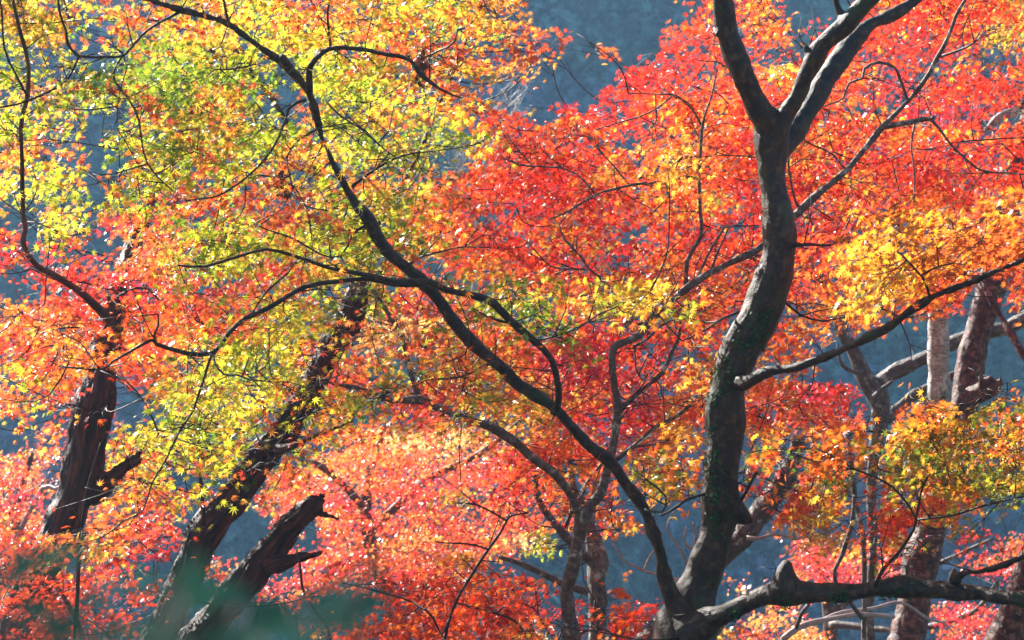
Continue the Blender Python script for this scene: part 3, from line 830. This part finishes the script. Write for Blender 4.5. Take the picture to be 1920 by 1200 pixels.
# the two-stemmed pale tree on the right
t = T['right'] = Tree(material=M_RED); t.fiss = .6
t.limb([(1690, 1230, 35), (1700, 1200, 34), (1713, 1133, 33), (1727, 1050, 32), (1742, 1000, 30), (1765, 930, 29), (1790, 850, 29), (1808, 760, 28), (1812, 733, 28), (1823, 667, 27), (1840, 600, 27), (1860, 533, 27), (1876, 460, 25), (1893, 370, 21), (1912, 280, 18), (1935, 200, 16), (1960, 90, 13), (1980, -40, 10)],
       18.5, 18.9, 'trunk', clear=.9, ground=True, yclear=(520, 750))
CLEAR.append((*CLEAR[-1][:3], (985, 9999)))
t.limb([(1752, 985, 16), (1757, 900, 18), (1760, 800, 20), (1760, 733, 21), (1760, 660, 21), (1759, 600, 20), (1763, 500, 17), (1772, 400, 14), (1790, 260, 10), (1800, 120, 7)], 18.6, 18.3, clear=.9, m=M_PALE, yclear=(605, 755))
t.limb([(1815, 745, 20), (1838, 737, 19), (1852, 722, 15), (1856, 706, 6)], 18.45, 18.35, 'broken_stub', clear=.9)
t.limb([(1845, 738, 14), (1866, 728, 11), (1876, 712, 5), (1874, 702, 2)], 18.4, 18.3, 'broken_stub', clear=.9)
t.limb([(1842, 722, 8), (1838, 706, 5), (1840, 697, 2)], 18.35, 18.3, 'broken_stub', clear=.9)
t.limb([(1905, 210, 10), (1880, 217, 9.5), (1860, 233, 9), (1848, 246, 7)], 18.0, 17.9, 'broken_stub', clear=.9, m=M_PALE)
t.limb([(1905, 208, 8), (1930, 185, 9), (1980, 160, 9)], 18.0, 18.2, clear=.8)
t.limb([(1835, 520, 5), (1845, 537, 6), (1873, 587, 7), (1897, 627, 8), (1922, 668, 9), (1970, 740, 9)], 17.6, 17.2, clear=.9)

# gnarled grey tree farther back
t = T['gnarled'] = Tree('bare_tree', M_MOSSY); t.fiss = .8
t.limb([(1633, 1225, 10), (1633, 1200, 9), (1630, 1133, 8), (1637, 1050, 9), (1637, 1000, 9), (1634, 930, 10), (1640, 850, 13), (1650, 790, 17), (1648, 745, 22), (1622, 712, 17), (1612, 683, 15), (1598, 653, 13), (1580, 627, 12), (1565, 583, 11), (1557, 550, 12), (1533, 520, 13), (1507, 493, 14), (1480, 450, 12)],
       20.5, 20.2, 'trunk', clear=.8, ground=True, yclear=(590, 9999))
t.limb([(1640, 742, 20), (1657, 712, 16), (1697, 687, 15), (1730, 673, 13), (1765, 655, 13), (1800, 636, 13), (1850, 622, 14), (1897, 610, 14), (1950, 575, 12)], 20.4, 20.2, clear=.85)
t.limb([(1655, 790, 13), (1680, 770, 11), (1713, 742, 11), (1740, 728, 10), (1800, 700, 9)], 20.5, 20.8, clear=.8)
t.limb([(1618, 700, 6), (1600, 697, 4.5), (1580, 685, 4), (1572, 665, 3), (1570, 645, 2)], 20, 20, thick=False, clear=.7)
t.limb([(1640, 745, 7), (1655, 728, 4), (1672, 715, 3)], 19.9, 19.9, thick=False, clear=.7)

# slim stems behind the low limb
t = T['stems'] = Tree('bare_tree', M_MOSSY); t.fiss = .5
t.limb([(1620, 1225, 5), (1620, 1167, 5), (1621, 1083, 5), (1617, 1007, 5), (1606, 950, 5), (1600, 900, 5), (1590, 820, 4)], 17.5, 17.5, 'trunk', thick=False, clear=.8, ground=True)
t.limb([(1619, 1225, 4.5), (1617, 1160, 4.5), (1565, 1087, 4), (1580, 1040, 4.3), (1597, 983, 4.3), (1602, 930, 4)][1:], 17.4, 17.2, thick=False, clear=.8)
t.limb([(1467, 1200, 6.5), (1497, 1177, 6.2), (1547, 1163, 5.3), (1597, 1153, 5), (1620, 1152, 4.5), (1677, 1157, 4)], 17.2, 17.5, thick=False, clear=.8, m=M_BARE)
t.limb([(1530, 1168, 4.5), (1580, 1148, 4), (1640, 1140, 3.6), (1690, 1130, 3), (1740, 1160, 3), (1770, 1168, 2), (1790, 1190, 1.6)], 17.4, 17.8, thick=False, clear=.7, m=M_BARE)
t.limb([(1493, 1178, 4), (1503, 1150, 3.8), (1516, 1132, 3.6)], 17.2, 17.1, thick=False, clear=.7)

# trunk crossing behind the front maple
t = T['behind'] = Tree('bare_tree', M_MOSSY); t.fiss = .8
t.limb([(1200, 1225, 22), (1228, 1195, 21), (1262, 1150, 20), (1300, 1100, 20), (1350, 1050, 20), (1390, 1010, 21), (1425, 965, 22), (1450, 930, 21), (1480, 880, 18), (1500, 820, 14)], 16.2, 16.4, 'trunk', clear=.9, ground=True)
for r_ in [
 [(1400, 1008, 5), (1420, 1010, 3.6), (1447, 1003, 3.2), (1470, 1005, 2.8), (1493, 1012, 2.6), (1520, 1005, 2.3), (1547, 1000, 2.1), (1562, 992, 1.8), (1573, 984, 1.4)],
 [(1487, 1010, 2.2), (1492, 992, 2), (1490, 985, 1.4)],
 [(1510, 1007, 2), (1515, 996, 1.8), (1513, 988, 1.3)],
 [(1307, 1096, 4), (1257, 1083, 3.2), (1207, 1070, 2.8), (1190, 1062, 2.4), (1173, 1053, 2.1), (1150, 1020, 1.6)],
 [(1207, 1070, 2.2), (1220, 1040, 2), (1240, 1020, 1.6)],
 [(1320, 1080, 4), (1305, 1034, 3.6), (1290, 1025, 3.4), (1283, 1012, 2.6), (1288, 990, 2)],
 [(1300, 1035, 3), (1305, 1005, 2.4), (1300, 980, 2)],
 [(1290, 1062, 2.6), (1270, 1020, 2.2), (1250, 990, 2), (1265, 960, 1.6)]]:
    t.limb(r_, 16.2, 16.1, thick=False, clear=.7, jit=.01, m=M_BARE)

# mossy trunk behind the slender maple
t = T['centre'] = Tree('bare_tree', M_MOSSY); t.fiss = .8
t.limb([(1122, 1225, 19), (1120, 1150, 18), (1118, 1083, 18), (1120, 1045, 20), (1108, 1000, 15), (1092, 950, 11), (1075, 910, 9), (1068, 867, 7)], 17.2, 17.4, 'trunk', clear=.85, ground=True)
t.limb([(1115, 1060, 9), (1073, 1020, 9), (1047, 990, 8), (1023, 960, 7), (1007, 927, 6), (1003, 890, 5)], 16.6, 16.4, thick=False, clear=.8)
t.limb([(1100, 1110, 8), (1050, 1092, 7), (1013, 1073, 6.5), (973, 1056, 5.5), (940, 1045, 4)], 16.6, 16.2, thick=False, clear=.85)
t.limb([(1085, 945, 6), (1095, 915, 4), (1112, 890, 3.4), (1128, 870, 3)], 16.8, 16.8, thick=False, clear=.7)
t.limb([(1060, 990, 5), (1070, 965, 4), (1090, 935, 3), (1100, 905, 3)], 16.6, 16.6, thick=False, clear=.7)

# trunk at the lower right corner
t = T['corner'] = Tree('maple_tree', M_RED); t.fiss = .6
t.limb([(1870, 1240, 37), (1886, 1200, 36), (1908, 1140, 33), (1935, 1060, 30), (1965, 950, 27), (1990, 800, 24), (2000, 600, 18)], 15.8, 15.8, 'trunk', clear=.9, ground=True)

# saplings and background maples: own trunks behind the leaves
t = T['sapling'] = Tree(material=M_SLEND); t.fiss = .3
t.limb([(826, 1225, 4), (833, 1200, 3.4), (850, 1140, 3), (877, 1090, 2.8), (913, 1033, 2.7), (937, 1000, 2.4), (950, 977, 2.2), (960, 967, 1.8), (990, 962, 1.5)], 13.9, 13.9, 'trunk', thick=False, clear=.8, ground=True, m=M_TWIG)
for r_ in [
 [(845, 1155, 2.6), (828, 1190, 2), (813, 1160, 2.2), (787, 1137, 2), (750, 1120, 1.8), (683, 1103, 1.5), (640, 1092, 1.2)],
 [(950, 977, 2), (925, 962, 1.9), (893, 947, 1.8), (870, 943, 1.5), (835, 942, 1.2)],
 [(915, 1030, 2), (890, 1022, 1.7), (850, 1018, 1.5), (815, 1016, 1.2)],
 [(855, 1130, 2), (930, 1150, 2.4), (965, 1165, 2.4), (990, 1195, 2.2), (1000, 1230, 2)],
 [(930, 1150, 1.8), (960, 1130, 1.5), (1000, 1140, 1.4), (1030, 1190, 1.4)]]:
    t.limb(r_, 13.9, 13.8, thick=False, clear=.5, jit=.006, m=M_TWIG)
t = T['low_left'] = Tree(material=M_SLEND); t.fiss = .3
t.limb([(150, 1260, 8), (148, 1180, 6), (120, 1120, 4), (90, 1080, 3)], 14.2, 14.6, 'trunk', thick=False, clear=.4, ground=True)
t = T['back_left'] = Tree(material=M_MOSSY); t.fiss = .8
t.limb([(60, 1230, 14), (50, 1080, 12), (30, 960, 9), (60, 850, 5)], 22, 22, 'trunk', thick=False, clear=0, ground=True)
t.limb([(40, 990, 5), (80, 915, 4.5), (105, 917, 4), (125, 905, 2)], 21.5, 21.3, thick=False, clear=.5, m=M_BARE)
t = T['back_centre'] = Tree(material=M_MOSSY); t.fiss = .8
t.limb([(760, 1260, 22), (740, 1150, 18), (690, 1000, 14), (690, 900, 10), (720, 800, 6)], 22, 22, 'trunk', thick=False, clear=0, ground=True)
t.limb([(700, 990, 9), (800, 900, 7), (900, 850, 6), (985, 780, 4)], 22, 22, thick=False, clear=0)
t.limb([(690, 960, 8), (640, 905, 7), (610, 880, 6.5), (585, 868, 5), (560, 870, 4)], 21.8, 21, thick=False, clear=.8)
t = T['back_right'] = Tree(material=M_MOSSY); t.fiss = .8
t.limb([(1560, 1260, 14), (1555, 1160, 12), (1540, 1060, 8), (1500, 960, 5)], 22.5, 22.5, 'trunk', thick=False, clear=0, ground=True)
t.limb([(1557, 1150, 8), (1650, 1090, 6), (1750, 1060, 5), (1860, 1010, 3)], 22.5, 22.2, thick=False, clear=0)
t.limb([(1557, 1170, 8), (1700, 1180, 6), (1820, 1150, 5), (1870, 1090, 3)], 22.3, 21, thick=False, clear=0)

LABELS = {
 'main': ('tall dark front maple with S-shaped ivied trunk forking into three at the top', 'tree'),
 'slender': ('slender grey-brown maple whose narrow trunk forks low, scarlet crown above it', 'tree'),
 'leaning': ('leaning maple with thick red fissured trunk rising behind yellow green leaves', 'tree'),
 'snag': ('broken leafless trunk snapped off at a slant with short side stubs', 'dead trunk'),
 'far_left': ('leftmost thick dark maple trunk with a splintered stub on its side', 'tree'),
 'right': ('two-stemmed maple with one red-brown stem and one pale ringed stem', 'tree'),
 'gnarled': ('gnarled lichened grey tree with a swollen knot and a crooked side limb', 'tree'),
 'stems': ('thin bare grey stem with pale low boughs under the horizontal dark limb', 'tree'),
 'behind': ('slanting grey trunk with bare white twigs crossing behind the ivied trunk', 'tree'),
 'centre': ('mottled mossy grey trunk standing just behind the slender forked maple', 'tree'),
 'corner': ('red-brown trunk with pale sunlit edge cut off by the lower right corner', 'tree'),
 'sapling': ('low thin-stemmed maple sapling with deep orange red leaves at bottom centre', 'tree'),
 'low_left': ('low red-leaved maple sapling at the foot of the leftmost dark trunk', 'tree'),
 'back_left': ('soft pink red distant maple left of the leftmost dark trunk', 'tree'),
 'back_centre': ('distant maple with glittering pink red leaves right of the snapped trunk', 'tree'),
 'back_right': ('distant pink red maple showing above and below the horizontal dark limb', 'tree'),
}
grow_sprays()
NL = 0
for key, t in T.items():
    b0 = t.base
    root = root_empty(t.name, (b0[0], b0[1], 0))
    lab, cat = LABELS[key]
    tag(root, lab, cat)
    finish_wood(t, root, voxel=0.011 if key in ('main', 'slender') else 0.014, relief={'main': .011, 'slender': .005}.get(key, .008), rel_scale=9)
    NL += build_crown(key, t, root)
    t.root = root
print('leaves', NL)

# ------------------------------------------------------------------ small things
def ivy():
    rows = [(1335, 690, 14), (1338, 740, 14), (1334, 800, 16), (1334, 870, 16), (1345, 930, 26), (1345, 900, 20), (1395, 640, 20), (1440, 590, 16), (1370, 700, 26), (1680, 1105, 26), (1640, 1128, 18), (1560, 1128, 14), (1460, 1140, 12), (1380, 1160, 10), (1700, 1090, 16), (1335, 850, 20), (1425, 620, 14), (1345, 980, 18)]
    p = []
    tr = T['main'].thick
    sc = np.vstack([c for part, c, m in tr if part in ('trunk', 'branch')])
    for x, y, r in rows:
        for _ in range(46):
            a = rng.normal(0, 1, 2) * r * .7
            q = P(x + a[0], y + a[1], 12.3)
            d = np.linalg.norm((sc[:, [0, 2]] - q[[0, 2]]), axis=1)
            j = int((d - sc[:, 3]).argmin()); cpt = sc[j]
            dx = q[0] - cpt[0]; dz = q[2] - cpt[2]; rr = math.hypot(dx, dz)
            R_ = cpt[3]
            if rr > R_ * 1.25: continue
            dy = -math.sqrt(max(0, R_ ** 2 - rr ** 2))
            v = np.array([dx, dy, dz]); v /= np.linalg.norm(v) + 1e-9
            p.append((cpt[:3] + v * (R_ + .006), v))
    pos = np.array([a for a, b in p]); nr = np.array([b for a, b in p])
    n = len(pos)
    col = np.array([.018, .07, .018]) * rng.uniform(.5, 2.2, (n, 1))
    V, F, C = leaves_mesh(pos, nr + rng.normal(0, .6, (n, 3)), rng.normal(0, 1, (n, 3)), rng.uniform(.010, .021, n), col, LEAF5)
    o = link_mesh('ivy', V, [F], M_IVY, color=C, smooth=False)
    tag(o, 'small dark green ivy clinging to the S-shaped trunk and its low limb', 'ivy')
ivy()

def dead_clump(x, y, d, n, ext, label):
    c = P(x, y, d)
    p = c + rng.normal(0, 1, (n, 3)) * np.array(ext)
    col = np.array([.10, .035, .02]) * rng.uniform(.5, 1.6, (n, 1))
    V, F, C = leaves_mesh(p, rng.normal(0, 1, (n, 3)), rng.normal(0, .4, (n, 3)) + [0, 0, -1], rng.uniform(.02, .035, n), col, LEAF7)
    o = link_mesh('withered_leaves', V, [F], M_LEAF, color=C, smooth=False)
    tag(o, label, 'dead leaves')
dead_clump(790, 122, 11.85, 60, (.012, .02, .05), 'brown withered leaf bunch hanging at the end of the upper arching twig')
dead_clump(535, 350, 11.8, 26, (.02, .02, .03), 'brown withered leaf bunch hanging among yellow leaves left of the long limb')

# bare pale brushwood behind the notch of sky-blue hillside
def brushwood():
    B = Batch(); base = P(900, 330, 25)
    root = root_empty('bare_shrub', (base[0], base[1], 0))
    L = np.array(root.location)
    st = px_chain([(860, 1250, 5, 25), (870, 900, 5, 25), (885, 600, 4, 25), (895, 420, 3, 25), (900, 330, 3, 25), (930, 260, 2.4, 25), (950, 200, 1.8, 25)])
    st = np.vstack([[st[0, 0], st[0, 1], -.1, st[0, 3] * 1.5], st])
    s2 = smooth_chain(st, .06, .02); q = s2.copy(); q[:, :3] -= L; B.add(q, 6)
    B.build('stem', M_BARE, root)
    B = Batch()
    for x0, y0 in ((900, 330), (930, 260), (950, 200), (890, 340), (870, 330)):
        for _ in range(9):
            a = P(x0, y0, 25)
            e = P(rng.uniform(880, 1010) if y0 < 320 else rng.uniform(810, 900), rng.uniform(120, 200) if y0 < 320 else rng.uniform(255, 340), 25 + rng.normal(0, .3))
            md = (a + e) / 2 + rng.normal(0, .06, 3)
            ch = smooth_chain(np.array([[*a, .004], [*md, .003], [*e, .0016]]), .06, .02)
            ch[:, :3] -= L
            B.add(ch, 4)
            for _ in range(3):
                s_ = ch[rng.integers(1, len(ch)), :3]; e2 = s_ + rng.normal(0, .09, 3)
                B.add(np.array([[*s_, .002], [*((s_ + e2) / 2 + rng.normal(0, .01, 3)), .0016], [*e2, .001]]), 4)
    B.build('twig_spray', M_BARE, root)
    tag(root, 'bare pale brushwood with tangled grey twigs behind the yellow crown edge', 'shrub')
brushwood()

def vine():
    B = Batch()
    ch = smooth_chain(px_chain([(556, 1030, 2), (563, 1060, 2.6), (567, 1100, 2.6), (587, 1137, 3), (610, 1167, 3), (620, 1200, 3), (628, 1290, 3)], 14.7, 14.6), .04, .008)
    end = ch[-1].copy(); end[2] = -.05
    ch = np.vstack([ch, smooth_chain(np.array([ch[-1], (ch[-1] + end) / 2 + [.1, 0, 0, 0], end]), .1, .01)[1:]])
    B.add(ch, 7)
    o = B.build('hanging_vine', M_TWIG)
    tag(o, 'thin dark vine dangling below the snapped leafless trunk', 'vine')
vine()

# broad-leaved green shrub close to the lens, far out of focus
def near_shrub():
    d = 1.35
    b = P(300, 1400, d)
    root = root_empty('green_shrub', (b[0], b[1], 0)); L = np.array(root.location)
    blobs = [(100, 1040, 80, 26, 10), (155, 1030, 70, 22, -15), (30, 1075, 90, 20, 20), (360, 1070, 70, 26, 60), (395, 1110, 90, 26, 25), (450, 1120, 80, 24, -35),
             (230, 1180, 110, 24, 10), (300, 1190, 90, 24, -20), (180, 1120, 90, 16, 30), (680, 1130, 90, 30, 5), (640, 1160, 90, 26, -20), (270, 1090, 90, 16, -10), (560, 1190, 100, 24, 0),
             (480, 1180, 90, 22, 30), (120, 1190, 100, 18, 0), (700, 1060, 60, 14, 30), (60, 1130, 80, 14, 10),
             (520, 1140, 110, 26, -10), (610, 1110, 90, 22, 15), (100, 1160, 110, 24, -8), (420, 1190, 100, 28, 12), (330, 1140, 80, 24, 40), (40, 1040, 90, 20, -12)]
    V = []; F = []; C = []; n = 0; B = Batch()
    stem_top = []
    for x, y, ln, wd, ang in blobs:
        dd = d + rng.uniform(-.25, .25)
        c = P(x, y, dd); s = dd / K
        a = R(ang)
        ax = np.array([math.cos(a), rng.normal(0, .3), math.sin(a)]); ax /= np.linalg.norm(ax)
        sd = np.cross(ax, [0, -1, .3]); sd /= np.linalg.norm(sd)
        nn_ = np.cross(ax, sd)
        m = 9
        row = []
        for k in range(m):
            t_ = k / (m - 1); wv = math.sin(math.pi * t_ ** .8) * wd * s
            cc = c + ax * (t_ - .5) * 2 * ln * s * .5 * 1.3 - np.array([0, 0, 1]) * (t_ - .5) ** 2 * ln * s * .5
            row += [cc - sd * wv + nn_ * wv * .25, cc, cc + sd * wv + nn_ * wv * .25]
        V += row
        for k in range(m - 1):
            i = n + k * 3
            F += [(i, i + 1, i + 4, i + 3), (i + 1, i + 2, i + 5, i + 4)]
        n += m * 3
        C += [np.array([.022, .082, .055]) * rng.uniform(.7, 1.3)] * (m * 3)
        g = b.copy(); g[2] = 0; g[0] += rng.uniform(-.12, .25)
        e = row[1]
        mid = (g + e) / 2 + np.array([rng.normal(0, .03), .02, .0])
        sc = smooth_chain(np.array([[*g, .004], [*mid, .003], [*(e - [0, 0, .12]), .002], [*e, .0014]]), .06, .004)
        sc[:, :3] -= L; B.add(sc, 5)
    link_mesh('foliage', np.array(V) - L, [np.array(F)], M_SHRUB, root, color=np.array(C))
    B.build('stem', M_TWIG, root)
    tag(root, 'blurred dark green broad-leaved shrub close in front of the lower left trunks', 'shrub')
near_shrub()
